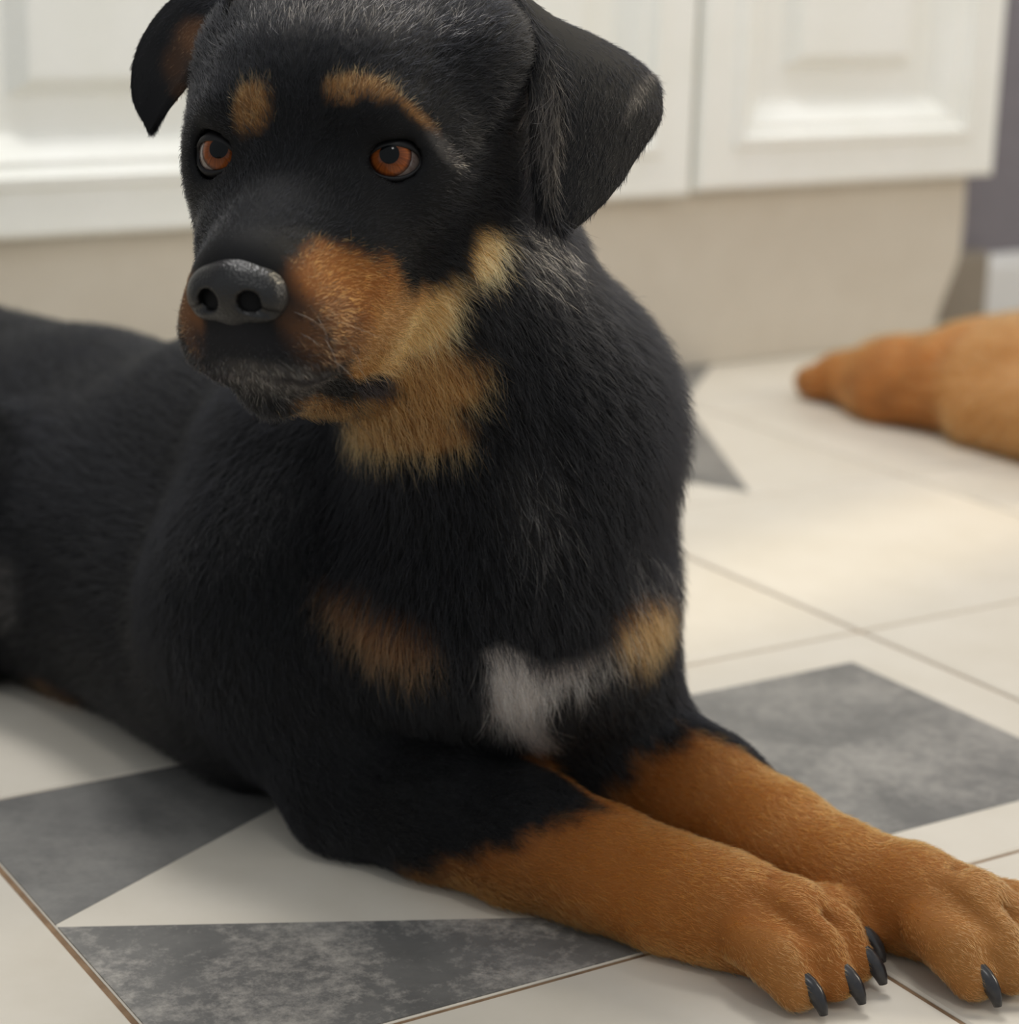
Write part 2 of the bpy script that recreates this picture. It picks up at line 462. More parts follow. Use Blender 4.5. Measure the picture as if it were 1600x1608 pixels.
BACK = np.array([-.1, 1, -.25])
# trunk
cone((-.415, -.40, .120), (-.432, -.20, .108), .110, .106, .03, BACK, .016)
cone((-.432, -.20, .108), (-.462, .0, .094), .106, .100, .03, BACK, .014)
cone((-.462, .0, .094), (-.50, .20, .096), .100, .098, .03, BACK, .014)
cone((-.425, -.40, .195), (-.435, -.22, .150), .065, .065, .06, BACK, .016)            # withers
for a_, b_ in (((-.488, -.37, .074), (-.514, -.16, .078)), ((-.512, -.16, .078), (-.542, .02, .078)), ((-.542, .02, .078), (-.56, .20, .078))):
    cone(a_, b_, .082, .082, .05, BACK + np.array([0, 0, -.4]), .018)                     # right flank
# hind thigh at the left edge
cone(at(-35, 805, 1.435), at(-60, 900, 1.42), .068, .060, .014, (0, -.5, -1), .022)
cone(at(-70, 900, 1.42), at(-60, 990, 1.42), .055, .035, .014, (0, -.5, -1), .02)
# chest, ruff, neck
cone(at(764, 900, 1.18), (-.41, -.38, .14), pr(228, 1.18), .105, .04, (.1, -.15, -1), .026)
cone(at(820, 680, 1.15), at(764, 900, 1.18), pr(210, 1.15), pr(224, 1.18), .05, (.1, -.2, -1), .030)
cone(H(-1.0, -3.8, -3.2), at(808, 690, 1.145), .077, pr(203, 1.145), .03, None, .022)
cone(at(820, 660, 1.18), (-.43, -.28, .165), .065, .06, .05, BACK, .018)
# right shoulder and upper arm (picture left)
ra_, rr = lying(556, 1236, 98)
cone((-.475, -.40, .185), (-.50, -.42, .12), .062, .070, .05, (0, .2, -1), .014)
cone((-.50, -.42, .12), ra_, .070, rr * 1.02, .04, None, .012)
# right foreleg
def chain(pts, fl=.008, k=.02):
    q = [lying(*p) for p in pts]
    for (a, r1), (b, r2) in zip(q[:-1], q[1:]): cone(a, b, r1, r2, k, None, fl)
    return q
rl = chain([(556, 1236, 98), (700, 1278, 98), (830, 1322, 96), (950, 1366, 86), (1060, 1408, 82), (1130, 1428, 80)])
# left upper arm and foreleg (picture right)
le, lr = lying(1000, 1212, 105)
cone(at(890, 1000, 1.20), le, pr(150, 1.2), lr, .05, None, .014)
ll = chain([(1000, 1212, 105), (1100, 1255, 98), (1215, 1325, 85), (1320, 1380, 76), (1410, 1408, 76)])
# paws
claws = []
def paw(base, dirv, fan=1.0):
    f_ = np.array([dirv[0], dirv[1], 0.]); f_ /= np.linalg.norm(f_)
    s_ = np.array([f_[1], -f_[0], 0.])                      # to the dog's right of the paw... picture lower side is -s
    def q(f, s, z): return np.array([base[0], base[1], 0.]) + (f_ * f + s_ * s + np.array([0, 0, z])) * .01
    cone(q(-1.0, 0, 2.5), q(2.0, 0, 2.4), .0265, .0275, .015, f_, .006)
    for s0, s1, ln, zz in ((-2.35, -3.0, 3.9, 0), (-.85, -1.1, 4.9, .25), (.85, 1.1, 4.9, .25), (2.35, 3.0, 3.9, 0)):
        cone(q(1.2, s0, 2.6), q(ln - .9, s1 * .98, 2.45 + zz), .0132, .0130, .005, f_, .005)
        cone(q(ln - .9, s1 * .96, 2.35 + zz), q(ln + .35, s1 * 1.02, 1.25), .0133, .0112, .006, f_ - np.array([0, 0, .4]), .0045)
        if s0 > -2: prims.append(Prim('cone', (q(1.0, (s0 - .75) * 1.02, 4.7), q(4.6, (s0 + s0 - 1.5) * .5 * 1.22, 3.5), .0015, .0024), .007, f_, .005, 'sub'))
        claws.append((q(ln + .3, s1 * 1.03, 1.9), q(ln + 1.6, s1 * 1.08, 1.65), q(ln + 1.95, s1 * 1.1, .5)))
rdir = rl[-1][0] - rl[-3][0]
ldir = ll[-1][0] - ll[-3][0]
paw(rl[-1][0] + rdir / np.linalg.norm(rdir) * .016, rdir)
paw(ll[-1][0] + ldir / np.linalg.norm(ldir) * .020, ldir)
# head
hell((0, -1.6, 2.0), (8.0, 8.2, 6.3), .02, (0, -1, -.1), .010)
hell((0, 2.8, 1.6), (5.6, 4.2, 4.2), .02, (0, -1, .5), .007)
for s in (-1, 1):
    hell((s * 4.7, 2.0, -.6), (2.5, 4.2, 3.3), .02, (s * .3, -1, -.2), .008)
    hell((s * 3.0, 6.0, -3.2), (2.0, 3.4, 2.5), .02, (s * .2, -1, -.1), .006)
    hell((s * (6.4 if s < 0 else 5.6), -2.4, 4.6), (2.0, 3.0, 2.6), .03, (s * .6, -.6, .3), .010)
    hell((s * 4.5, -1.5, -4.6), (3.2, 5.2, 4.6), .025, (s * .2, -.8, -.7), .014)
    hell((s * 3.0, 5.1, 2.75), (2.0, 1.6, 1.25), .013, (s * .4, -.6, 1), .006)
    hcone((s * 2.3, 5.8, -6.0), (s * 1.55, 11.6, -6.5), 2.8, 2.3, .014, (s * .15, -1, -.45), .006)
hcone((0, 4.2, -2.1), (0, 12.2, -4.2), 3.9, 2.85, .02, (0, -1, .25), .0055)
hcone((0, 2.0, -8.3), (0, 10.4, -8.9), 2.9, 1.75, .010, (0, -1, -.5), .009)
hcone((0, 3.0, -8.4), (0, -5, -8), 3.4, 4.8, .03, (0, -.8, -.8), .018)
# eye sockets and the seam of the mouth are carved out
EYE = {1: (4.05, 5.1, .55), -1: (-4.05, 4.9, .52)}
for s in (-1, 1):
    p0 = H(*EYE[s]); prims.append(Prim('ell', (p0, E3, np.full(3, .0158)), .006, HV(0, -1, 0), .004, 'sub'))
seam = {}
for s in (-1, 1):
    seam[s] = [(0, 14.2, -7.9), (s * 2.2, 13.2, -8.3), (s * 3.7, 10.8, -8.7), (s * 4.6, 8.4, -9.2), (s * 4.7, 6.6, -9.7)]
    for a, b in zip(seam[s][:-1], seam[s][1:]):
        prims.append(Prim('cone', (H(*a), H(*b), .0022, .0022), .004, HV(0, -1, -.3), .005, 'sub'))
LO = np.array([-.72, -.90, -.004]); HI = np.array([-.18, .30, .50]); VX = .003
D = build_sdf(prims, LO, HI, VX)
zz = (LO[2] + VX * np.arange(D.shape[2])).astype(np.float32)
D = np.maximum(D, (.0012 - zz)[None, None, :])
V, Fq = surface_nets(D, LO, VX)
V = relax(V, Fq, 2)
V[:, 2] = np.maximum(V[:, 2], .0008)
Nv = grad(D, LO, VX, V)

def surf(px, py, fallback=1.15):
    d = ray(px, py); t = .75
    for _ in range(160):
        v_ = float(trilin(D, LO, VX, (CAM + d * t)[None])[0])
        if abs(v_) < .0006: break
        t += max(v_, -.01) * .8 if abs(v_) < .07 else .02
        if t > 2: t = fallback; break
    return CAM + d * t

# ---- coat colours (linear)
BLACK = np.array([.0030, .0032, .0042]); RUST = np.array([.54, .185, .034]); TAN = np.array([.60, .28, .085])
SUNLIT_TAN = np.array([.97, .57, .21]); GREY = np.array([.42, .38, .35]); BROWN = np.array([.12, .050, .018]); LIP = np.array([.012, .010, .014])  # first one: cheek tan brightened to paint in sunlight
spots = []      # centre on the body, half axes along picture right / up and in depth (m), turn, colour, softness
def spot(px, py, rx, ry, rotd, c, soft=.35, strength=1.0, dz=.045):
    P = surf(px, py); Dp = depth(P)
    spots.append((P, pr(rx, Dp), pr(ry, Dp), math.radians(rotd), np.asarray(c), soft, strength, dz))
# legs
def leg_color(P, C, axis_pts, t0, soft, under=0.0):
    a, b = axis_pts
    ab = b - a; t = ((P - a) @ ab) / (ab @ ab)
    return t
for a in ((395, 168, 30, 40, -10), ): spot(*a, TAN * .48, .5, .85)
spot(548, 136, 38, 26, 12, TAN * .52, .5, .88); spot(590, 140, 34, 20, -20, TAN * .46, .6, .85)
spot(655, 180, 44, 9, -38, TAN * .7, .6, .7); spot(700, 235, 42, 13, -50, GREY * .45, .7, .55)
spot(764, 398, 27, 44, -18, SUNLIT_TAN * .85, .35)
# muzzle side and throat
spot(520, 440, 62, 58, 0, RUST * .72, .5, .93); spot(575, 480, 70, 75, -30, RUST * .8, .45, .95); spot(640, 520, 75, 55, 25, TAN * .95, .4)
spot(590, 560, 60, 40, 0, TAN * .9, .3); spot(520, 520, 75, 60, 0, BROWN * 1.5, .6, .7)
spot(664, 528, 84, 30, 53, SUNLIT_TAN * .9, .6)  # sun on the cheek, painted into the fur colour
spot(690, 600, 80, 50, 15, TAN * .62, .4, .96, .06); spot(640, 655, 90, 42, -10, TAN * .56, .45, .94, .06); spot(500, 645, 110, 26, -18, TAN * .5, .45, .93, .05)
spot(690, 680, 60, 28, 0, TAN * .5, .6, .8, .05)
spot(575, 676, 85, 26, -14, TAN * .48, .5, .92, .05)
spot(592, 606, 30, 15, 14, LIP, .3, 1, .03)
spot(300, 500, 22, 60, 8, BROWN * 2, .4, 1, .03)
# grizzled lip and chin, dark muzzle front
spot(375, 555, 95, 46, -5, BLACK * 5, .6, .9, .035); spot(440, 600, 100, 32, -8, GREY * .26, .5, .7, .03)
for i_ in range(9): spot(470 + 11 * i_ - 3 * (i_ % 2), 505 + 3 * i_ + (i_ % 3) * 16 - 10, 6, 4, 0, BROWN * .3, .5, .75, .02)
spot(10, 925, 26, 60, 0, GREY * .5, .8, .45); spot(560, 22, 160, 42, 0, GREY * .5, .9, .30, .06)  # grey thigh hairs; lamp highlight on the crown painted as pale hairs
# grey strands mixed into cheek and chest
spot(842, 395, 62, 46, -20, GREY * .45, .8, .45); spot(835, 800, 50, 85, 10, GREY * .35, .9, .25); spot(1010, 930, 40, 60, 0, GREY * .4, .9, .25)
# chest
spot(556, 965, 72, 40, -32, BROWN * 1.3, .7, .85); spot(630, 1005, 62, 40, -20, BROWN * 1.2, .7, .85)
spot(1015, 985, 58, 50, 10, TAN * .55, .5)
spot(930, 1035, 85, 16, 25, GREY * .8, .5, .8); spot(812, 1085, 48, 60, 15, GREY * 1.9, .3); spot(795, 1038, 42, 22, -20, GREY * 1.7, .35); spot(832, 1145, 32, 40, 10, GREY * 1.7, .35); spot(872, 1062, 60, 24, 15, GREY * 1.6, .4)
# under the belly
spot(90, 1085, 60, 16, -25, BROWN, .5, .8); spot(265, 1180, 45, 16, -25, BROWN, .5, .8)
rlA, rlB = rl[0][0], rl[-1][0]; llA, llB = ll[0][0], ll[-1][0]
legR = np.array([p for p, _ in rl]); legL = np.array([p for p, _ in ll])
def near_chain(P, pts):
    best = np.full(len(P), 9.); tt = np.zeros(len(P)); acc = 0
    tot = sum(np.linalg.norm(b - a) for a, b in zip(pts[:-1], pts[1:]))
    ext = list(pts) + [pts[-1] + (pts[-1] - pts[-2]) * 2.5]
    for a, b in zip(ext[:-1], ext[1:]):
        ab = b - a; t = np.clip(((P - a) @ ab) / (ab @ ab), 0, 1)
        d = np.linalg.norm(P - a - t[:, None] * ab, axis=1)
        m = d < best; best[m] = d[m]; tt[m] = (acc + t[m] * np.linalg.norm(ab)) / tot; acc += np.linalg.norm(ab)
    return best, tt
def coat(P, jit):
    """colour of the coat at points P; jit in -1..1 frays the borders"""
    n = len(P)
    C = np.tile(BLACK, (n, 1))
    nz = vnoise(P, .05, 11)[:, 0] * .12 + vnoise(P, .016, 12)[:, 0] * .08 + jit * .22
    for pts, t0, up, inner in ((legR, .45, .50, 1), (legL, .12, .22, -1)):
        d, t = near_chain(P, pts)
        zrel = np.clip(P[:, 2] / .06, 0, 1.3)
        ax_ = pts[-1] - pts[0]; sd = np.array([-ax_[1], ax_[0], 0.]) / np.hypot(ax_[0], ax_[1]) * inner     # towards the other leg
        off_ = ((P - pts[0]) @ sd - np.interp(t, np.linspace(0, 1, len(pts)), (pts - pts[0]) @ sd)) / .03
        edge = t - t0 - up * (zrel - .55) * (t < .95) + nz * .26 + (.30 * np.clip(off_, 0, 1) if inner > 0 else .38 * np.clip(off_, -1, .2)) * (t < .95)
        w = np.clip(edge / .10 + .5, 0, 1) * (d < np.where(t > .8, .10, .05)) * (P[:, 2] < .10)
        low = np.clip((t - (t0 - .12)) / .5, 0, 1)[:, None]
        toe = np.clip((t - 1.05) / .25, 0, 1)[:, None]
        leg = RUST * (.30 + .70 * low) * (1 - toe) + np.array([.62, .26, .066]) * toe
        C = C * (1 - w[:, None]) + leg * w[:, None]
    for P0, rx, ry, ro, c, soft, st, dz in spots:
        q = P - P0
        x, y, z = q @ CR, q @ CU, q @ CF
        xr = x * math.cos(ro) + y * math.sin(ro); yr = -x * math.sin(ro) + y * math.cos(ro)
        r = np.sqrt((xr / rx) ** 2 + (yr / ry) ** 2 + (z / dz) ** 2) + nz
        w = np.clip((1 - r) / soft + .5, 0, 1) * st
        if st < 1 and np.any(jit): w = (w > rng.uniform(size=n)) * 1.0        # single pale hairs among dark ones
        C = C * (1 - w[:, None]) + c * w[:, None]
    return C
def seam_dist(P):
    b = np.full(len(P), 9.)
    for s in (-1, 1):
        for a, c in zip(seam[s][:-1], seam[s][1:]):
            b = np.minimum(b, d_cone(P, H(*a), H(*c), 0, 0))
    return b
def head_local(P): return (P - HT) @ HR * 100
NOSE = np.array([0, 14.35, -4.15])
# per-vertex fields
Wt = np.zeros(len(V)); FL = np.zeros((len(V), 3)); LEN = np.zeros(len(V))
for s in prims:
    if s.op != 'add': continue
    w = np.exp(-np.maximum(s.d(V), 0) / .007) + 1e-9
    Wt += w; FL += w[:, None] * s.flow; LEN += w * s.fl
FL /= Wt[:, None]; LEN /= Wt
LEN *= 1
loc = head_local(V)
de = np.minimum(np.linalg.norm(loc - EYE[1], axis=1), np.linalg.norm(loc - EYE[-1], axis=1))
dn = np.linalg.norm((loc - NOSE) / np.array([2.4, 1.6, 2.0]), axis=1)
ds = seam_dist(V)
LEN *= np.clip((de - 1.2) / 2.2, .35, 1)
LEN *= np.clip((dn - .5) / 1.4, .35, 1)
mask = np.ones(len(V)); mask[de < 1.62] = 0; mask[dn < .74] = 0; mask[ds < .0035] = .15
corner = np.minimum(np.linalg.norm(loc - np.array(seam[-1][-1]), axis=1), np.linalg.norm(loc - np.array(seam[1][-1]), axis=1))
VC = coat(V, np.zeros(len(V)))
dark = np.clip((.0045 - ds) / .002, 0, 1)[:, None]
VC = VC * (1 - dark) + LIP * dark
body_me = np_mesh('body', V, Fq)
set_color(body_me, 'coat', VC * .45)  # skin darkened to paint in the shade between strands
link('body', body_me, m_skin, dog)

vis = np.ones(len(V))
vis[(V[:, 1] > .12)] = .25
vis[V[:, 2] < .004] = .1
Nn = Nv @ (-CF)
vis *= np.where(Nn < -.55, .35, 1)                    # the far side of the coat is thinner
headw = np.clip((V[:, 2] - .26) / .06, 0, 1)
legw = np.clip((.09 - V[:, 2]) / .03, 0, 1) * (V[:, 1] < -.40)
dens = vis * mask * (1 + 1.5 * np.maximum(headw, legw))
if FUR:
    NS = int(420000 * FD)
    tri, B = sample(V, Fq, dens, NS)
    roots = interp(V, tri, B); nr = interp(Nv, tri, B); nr /= np.linalg.norm(nr, axis=1, keepdims=True)
    fl = interp(FL, tri, B); ln = interp(LEN, tri, B)
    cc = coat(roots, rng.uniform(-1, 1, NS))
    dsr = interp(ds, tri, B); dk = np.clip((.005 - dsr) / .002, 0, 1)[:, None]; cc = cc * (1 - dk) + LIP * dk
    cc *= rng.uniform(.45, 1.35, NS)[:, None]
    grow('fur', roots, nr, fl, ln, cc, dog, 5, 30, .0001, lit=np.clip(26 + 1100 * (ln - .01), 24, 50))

# ------------------------------------------------------------------ claws
m_claw = mat('black_claw', srgb(34, 33, 36), .28, .5, (90, srgb(62, 58, 56), .45, .8, 3))
def tube(path, radii, seg=10):
    path = np.asarray(path, float); v, f = [], []
    for i, p in enumerate(path):
        t = path[min(i + 1, len(path) - 1)] - path[max(i - 1, 0)]; t /= np.linalg.norm(t)
        u = np.cross(t, [0, 0, 1.]); u = u / np.linalg.norm(u) if np.linalg.norm(u) > 1e-6 else np.array([1., 0, 0])
        w = np.cross(u, t)
        for k in range(seg):
            a = 2 * math.pi * k / seg
            v.append(p + radii[i] * (u * math.cos(a) * .78 + w * math.sin(a)))
    for i in range(len(path) - 1):
        for k in range(seg):
            f.append((i * seg + k, i * seg + (k + 1) % seg, (i + 1) * seg + (k + 1) % seg, (i + 1) * seg + k))
    f.append(tuple(range(seg))[::-1]); f.append(tuple(range((len(path) - 1) * seg, len(path) * seg)))
    return v, f
def bez(a, b, c, n=7):
    t = np.linspace(0, 1, n)[:, None]; return (1 - t) ** 2 * a + 2 * t * (1 - t) * b + t * t * c
for a, b, c in claws:
    v, f = tube(bez(a, b, c), np.array([.0054, .0056, .0054, .005, .0043, .0034, .0022]))
    pydata('claw', v, f, m_claw, dog, True)

# ------------------------------------------------------------------ nose
np_pr = []
def nadd(kind, args, k, op='add'): np_pr.append(Prim(kind, args, k, np.array([0, 0, 1.]), 0, op))
nadd('ell', (H(0, 13.9, -4.1), HR, np.array([2.05, 1.5, 1.55]) * .01), .006)
nadd('ell', (H(0, 14.5, -3.7), HR, np.array([1.45, .95, 1.05]) * .01), .006)
for s in (-1, 1):
    nadd('ell', (H(s * 1.35, 14.2, -4.15), HR, np.array([.95, .95, 1.1]) * .01), .005)
nadd('cone', (H(0, 14.3, -4.6), H(0, 13.9, -5.6), .0060, .004), .006)
for s in (-1, 1):
    nadd('cone', (H(s * .92, 15.7, -4.25), H(s * 1.0, 13.8, -4.0), .0052, .0042), .002, 'sub')
    nadd('cone', (H(s * 1.0, 15.3, -4.5), H(s * 2.3, 14.6, -4.95), .0026, .0012), .002, 'sub')
nadd('cone', (H(0, 15.75, -4.3), H(0, 15.2, -6.4), .0011, .0011), .0018, 'sub')
nlo = H(0, 14.2, -4.4) - .036; nhi = nlo + .072
ND = build_sdf(np_pr, nlo, nhi, .0008)
nV, nF = surface_nets(ND, nlo, .0008)
nV = relax(nV, nF, 1)
m_nose = bpy.data.materials.new('nose_leather'); m_nose.use_nodes = True
nt = m_nose.node_tree; b = nt.nodes['Principled BSDF']
b.inputs['Base Color'].default_value = (*srgb(15, 14, 14), 1); b.inputs['Roughness'].default_value = .32; b.inputs['Specular IOR Level'].default_value = .42
tc = nt.nodes.new('ShaderNodeTexCoord'); vo = nt.nodes.new('ShaderNodeTexVoronoi'); vo.inputs['Scale'].default_value = 900
bp = nt.nodes.new('ShaderNodeBump'); bp.inputs['Strength'].default_value = .5; bp.inputs['Distance'].default_value = .0006
nt.links.new(tc.outputs['Object'], vo.inputs['Vector']); nt.links.new(vo.outputs['Distance'], bp.inputs['Height']); nt.links.new(bp.outputs['Normal'], b.inputs['Normal'])
no = link('nose', np_mesh('nose', nV, nF), m_nose, dog); no['label'] = 'dark grey leathery nose'

# ------------------------------------------------------------------ eyes
m_sclera = mat('eye_white', srgb(104, 92, 86), .2, .4, (400, srgb(70, 52, 46), .45, .8, 4), None, .4)
m_pupil = mat('eye_pupil', (.002, .0025, .003), .05, .0, None, None, .3)
m_lid = mat('eyelid_skin', srgb(10, 9, 10), .5, .25, (300, srgb(18, 16, 17), .4, .7, 3))
m_iris = bpy.data.materials.new('amber_iris'); m_iris.use_nodes = True
nt = m_iris.node_tree; b = nt.nodes['Principled BSDF']
tc = nt.nodes.new('ShaderNodeTexCoord'); gr = nt.nodes.new('ShaderNodeVectorMath'); gr.operation = 'LENGTH'
sep = nt.nodes.new('ShaderNodeSeparateXYZ'); cx = nt.nodes.new('ShaderNodeCombineXYZ')
nt.links.new(tc.outputs['Object'], sep.inputs[0]); nt.links.new(sep.outputs[0], cx.inputs[0]); nt.links.new(sep.outputs[1], cx.inputs[1])
nt.links.new(cx.outputs[0], gr.inputs[0])
mr = nt.nodes.new('ShaderNodeMapRange'); mr.inputs[1].default_value = .003; mr.inputs[2].default_value = .0105
nt.links.new(gr.outputs['Value'], mr.inputs[0])
rp = nt.nodes.new('ShaderNodeValToRGB'); e = rp.color_ramp.elements
e[0].position = 0; e[0].color = (*srgb(56, 28, 14), 1); e[1].position = 1; e[1].color = (*srgb(58, 26, 12), 1)
for p_, c_ in ((.25, srgb(92, 46, 18)), (.68, srgb(122, 64, 27)), (.88, srgb(44, 22, 12))):
    q = e.new(p_); q.color = (*c_, 1)
# radial fibres: noise stretched outwards through the normalised direction
nm = nt.nodes.new('ShaderNodeVectorMath'); nm.operation = 'NORMALIZE'; nt.links.new(cx.outputs[0], nm.inputs[0])
nz_ = nt.nodes.new('ShaderNodeTexNoise'); nz_.inputs['Scale'].default_value = 9; nz_.inputs['Detail'].default_value = 3
nt.links.new(nm.outputs[0], nz_.inputs['Vector'])
mx = nt.nodes.new('ShaderNodeMixRGB'); mx.blend_type = 'OVERLAY'; mx.inputs[0].default_value = .85
nt.links.new(mr.outputs[0], rp.inputs[0]); nt.links.new(rp.outputs[0], mx.inputs[1]); nt.links.new(nz_.outputs['Fac'], mx.inputs[2])
nt.links.new(mx.outputs[0], b.inputs['Base Color'])
b.inputs['Roughness'].default_value = .4; b.inputs['Specular IOR Level'].default_value = .1; b.inputs['Coat Weight'].default_value = .28; b.inputs['Coat Roughness'].default_value = .03
ER = .0142
def cap_mesh(name, R, r, n=32, m=8, bulge=0.0, zoff=0.0):
    """dome of sphere radius R out to radius r, axis +z"""
    v = [(0, 0, R + zoff + bulge)]; f = []
    for i in range(1, m + 1):
        q = r * i / m
        for k in range(n):
            a = 2 * math.pi * k / n
            v.append((q * math.cos(a), q * math.sin(a), math.sqrt(R * R - q * q) + zoff + bulge * (1 - (i / m) ** 2)))
    for k in range(n): f.append((0, 1 + k, 1 + (k + 1) % n))
    for i in range(m - 1):
        for k in range(n):
            f.append((1 + i * n + k, 1 + (i + 1) * n + k, 1 + (i + 1) * n + (k + 1) % n, 1 + i * n + (k + 1) % n))
    me = bpy.data.meshes.new(name); me.from_pydata(v, [], f); me.update(); me.shade_smooth(); return me
def ball_mesh(name, R, n=36, m=20):
    v = [(0, 0, R)]; f = []
    for i in range(1, m):
        th = math.pi * i / m
        for k in range(n):
            a = 2 * math.pi * k / n; v.append((R * math.sin(th) * math.cos(a), R * math.sin(th) * math.sin(a), R * math.cos(th)))
    v.append((0, 0, -R))
    for k in range(n): f.append((0, 1 + k, 1 + (k + 1) % n)); f.append((len(v) - 1, len(v) - 1 - n + (k + 1) % n, len(v) - 1 - n + k))
    for i in range(m - 2):
        for k in range(n): f.append((1 + i * n + k, 1 + (i + 1) * n + k, 1 + (i + 1) * n + (k + 1) % n, 1 + i * n + (k + 1) % n))
    me = bpy.data.meshes.new(name); me.from_pydata(v, [], f); me.update(); me.shade_smooth(); return me
def orient(z, up):
    z = z / np.linalg.norm(z); x = np.cross(up, z); x /= np.linalg.norm(x); y = np.cross(z, x)
    return np.stack([x, y, z], 1)
def mat4(R, t):
    m = Matrix.Identity(4)
    for i in range(3):
        for j in range(3): m[i][j] = R[i, j]
        m[i][3] = t[i]
    return m
eye_me = ball_mesh('eye', ER); iris_me = cap_mesh('iris', ER, .0098, bulge=.0012, zoff=.0003); pupil_me = cap_mesh('pupil', ER, .0046, 28, 4, bulge=.0003, zoff=.0014)
for s in (-1, 1):
    c = H(*EYE[s])
    gz = (CAM - c) / np.linalg.norm(CAM - c) + CU * .20 - CR * (.34 if s > 0 else .12)
    R = orient(gz, np.array([0, 0, 1.]))
    eb = bpy.data.objects.new('eye', eye_me); col.objects.link(eb)
    if not eye_me.materials: eye_me.materials.append(m_sclera); iris_me.materials.append(m_iris); pupil_me.materials.append(m_pupil)
    eb.parent = dog; eb.matrix_parent_inverse = Matrix.Translation(dog.location).inverted(); eb.matrix_basis = mat4(R, c)
    eb['label'] = 'amber eye'
    for nm_, me_ in (('iris', iris_me), ('pupil', pupil_me)):
        o = bpy.data.objects.new(nm_, me_); col.objects.link(o); o.parent = eb
    # eyelids: almond opening in a shell around the eyeball, rolled in at the rim
    lookv = HV(s * .36, .92, .10)
    RL = orient(lookv, HV(0, 0, 1))
    rows = [(1.0, ER + .0002), (1.0, ER + .0011), (1.12, ER + .0017), (1.35, ER + .0016), (1.7, ER + .0008), (2.1, ER - .0008)]
    NN = 44; v, f = [], []
    for q, rad in rows:
        for k in range(NN):
            a = 2 * math.pi * k / NN
            wx, wy = .0134 * math.cos(a), (.0066 if math.sin(a) > 0 else .0069) * math.sin(a) * (1 - .15 * abs(math.cos(a)) ** 3)
            ang = np.array([wx, wy]) / ER
            m_ = np.hypot(*ang); ext = m_ * q if q <= 1.01 else min(m_ + (q - 1) * .55, 1.5)
            dirn = ang / m_
            loc_ = np.array([dirn[0] * math.sin(ext), dirn[1] * math.sin(ext), math.cos(ext)]) * rad
            v.append(RL @ loc_ + c)
    for i in range(len(rows) - 1):
        for k in range(NN):
            f.append((i * NN + k, (i + 1) * NN + k, (i + 1) * NN + (k + 1) % NN, i * NN + (k + 1) % NN)[::-1])
    pydata('eyelid', v, f, m_lid, dog, True)

# ------------------------------------------------------------------ ears
def spline(P, n):
    P = np.asarray(P, float); d = np.r_[0, np.cumsum(np.linalg.norm(np.diff(P, axis=0), axis=1))]; d /= d[-1]
    t = np.linspace(0, 1, n); out = np.zeros((n, P.shape[1]))
    tan = np.gradient(P, d, axis=0)
    for i, tt in enumerate(t):
        k = min(np.searchsorted(d, tt, 'right') - 1, len(P) - 2); h = d[k + 1] - d[k]; u = (tt - d[k]) / h
        out[i] = (2 * u ** 3 - 3 * u * u + 1) * P[k] + (u ** 3 - 2 * u * u + u) * h * tan[k] + (-2 * u ** 3 + 3 * u * u) * P[k + 1] + (u ** 3 - u * u) * h * tan[k + 1]
    return out
def ear(e1, e2, bulge, thick, n=34, m=22):
    """flap lofted between two edges, each a list of (px, py, depth)"""
    A = spline([at(*p) for p in e1], n); Bq = spline([at(*p) for p in e2], n)
    u = np.linspace(0, 1, m)[None, :, None]
    mid = A[:, None] * (1 - u) + Bq[:, None] * u
    du = np.gradient(mid, axis=1); dv = np.gradient(mid, axis=0)
    N_ = np.cross(du, dv); N_ /= np.maximum(np.linalg.norm(N_, axis=-1, keepdims=True), 1e-9)
    sgn = np.sign((N_ * -CF).sum(-1).mean()); N_ *= sgn
    w = np.linalg.norm(Bq - A, axis=1)[:, None, None]
    mid = mid + N_ * (bulge * w * 4 * u * (1 - u))
    th = thick * np.clip(np.minimum(u, 1 - u) * 8, .25, 1)
    Fv, Bv = mid + N_ * th, mid - N_ * th
    V_ = np.concatenate([Fv.reshape(-1, 3), Bv.reshape(-1, 3)]); off = n * m; f = []
    ix = lambda i, j: i * m + j
    for i in range(n - 1):
        for j in range(m - 1):
            f.append((ix(i, j), ix(i, j + 1), ix(i + 1, j + 1), ix(i + 1, j)))
            f.append((off + ix(i + 1, j), off + ix(i + 1, j + 1), off + ix(i, j + 1), off + ix(i, j)))
        for j in (0, m - 1):
            q = (ix(i, j), ix(i + 1, j), off + ix(i + 1, j), off + ix(i, j)); f.append(q if j == 0 else q[::-1])
    for j in range(m - 1):
        f.append((ix(0, j), off + ix(0, j), off + ix(0, j + 1), ix(0, j + 1)))
        f.append((ix(n - 1, j + 1), off + ix(n - 1, j + 1), off + ix(n - 1, j), ix(n - 1, j)))
    f = np.array(f)
    if sgn < 0: f = f[:, ::-1]
    NN_ = np.concatenate([N_.reshape(-1, 3), -N_.reshape(-1, 3)])
    flow = np.concatenate([dv.reshape(-1, 3)] * 2); flow /= np.maximum(np.linalg.norm(flow, axis=1, keepdims=True), 1e-9)
    return V_, f, NN_, flow, off
EB = .93
ears = []
ears.append(ear([(800, -6, 1.045), (824, 70, 1.035), (832, 170, 1.020), (836, 270, 1.010), (848, 332, 1.004), (876, 360, 1.004)],
                [(806, -12, 1.06), (880, 42, 1.075), (960, 76, 1.085), (1030, 124, 1.085), (1040, 170, 1.075), (1002, 245, 1.050), (950, 318, 1.025), (898, 364, 1.006)], .10, .0024))
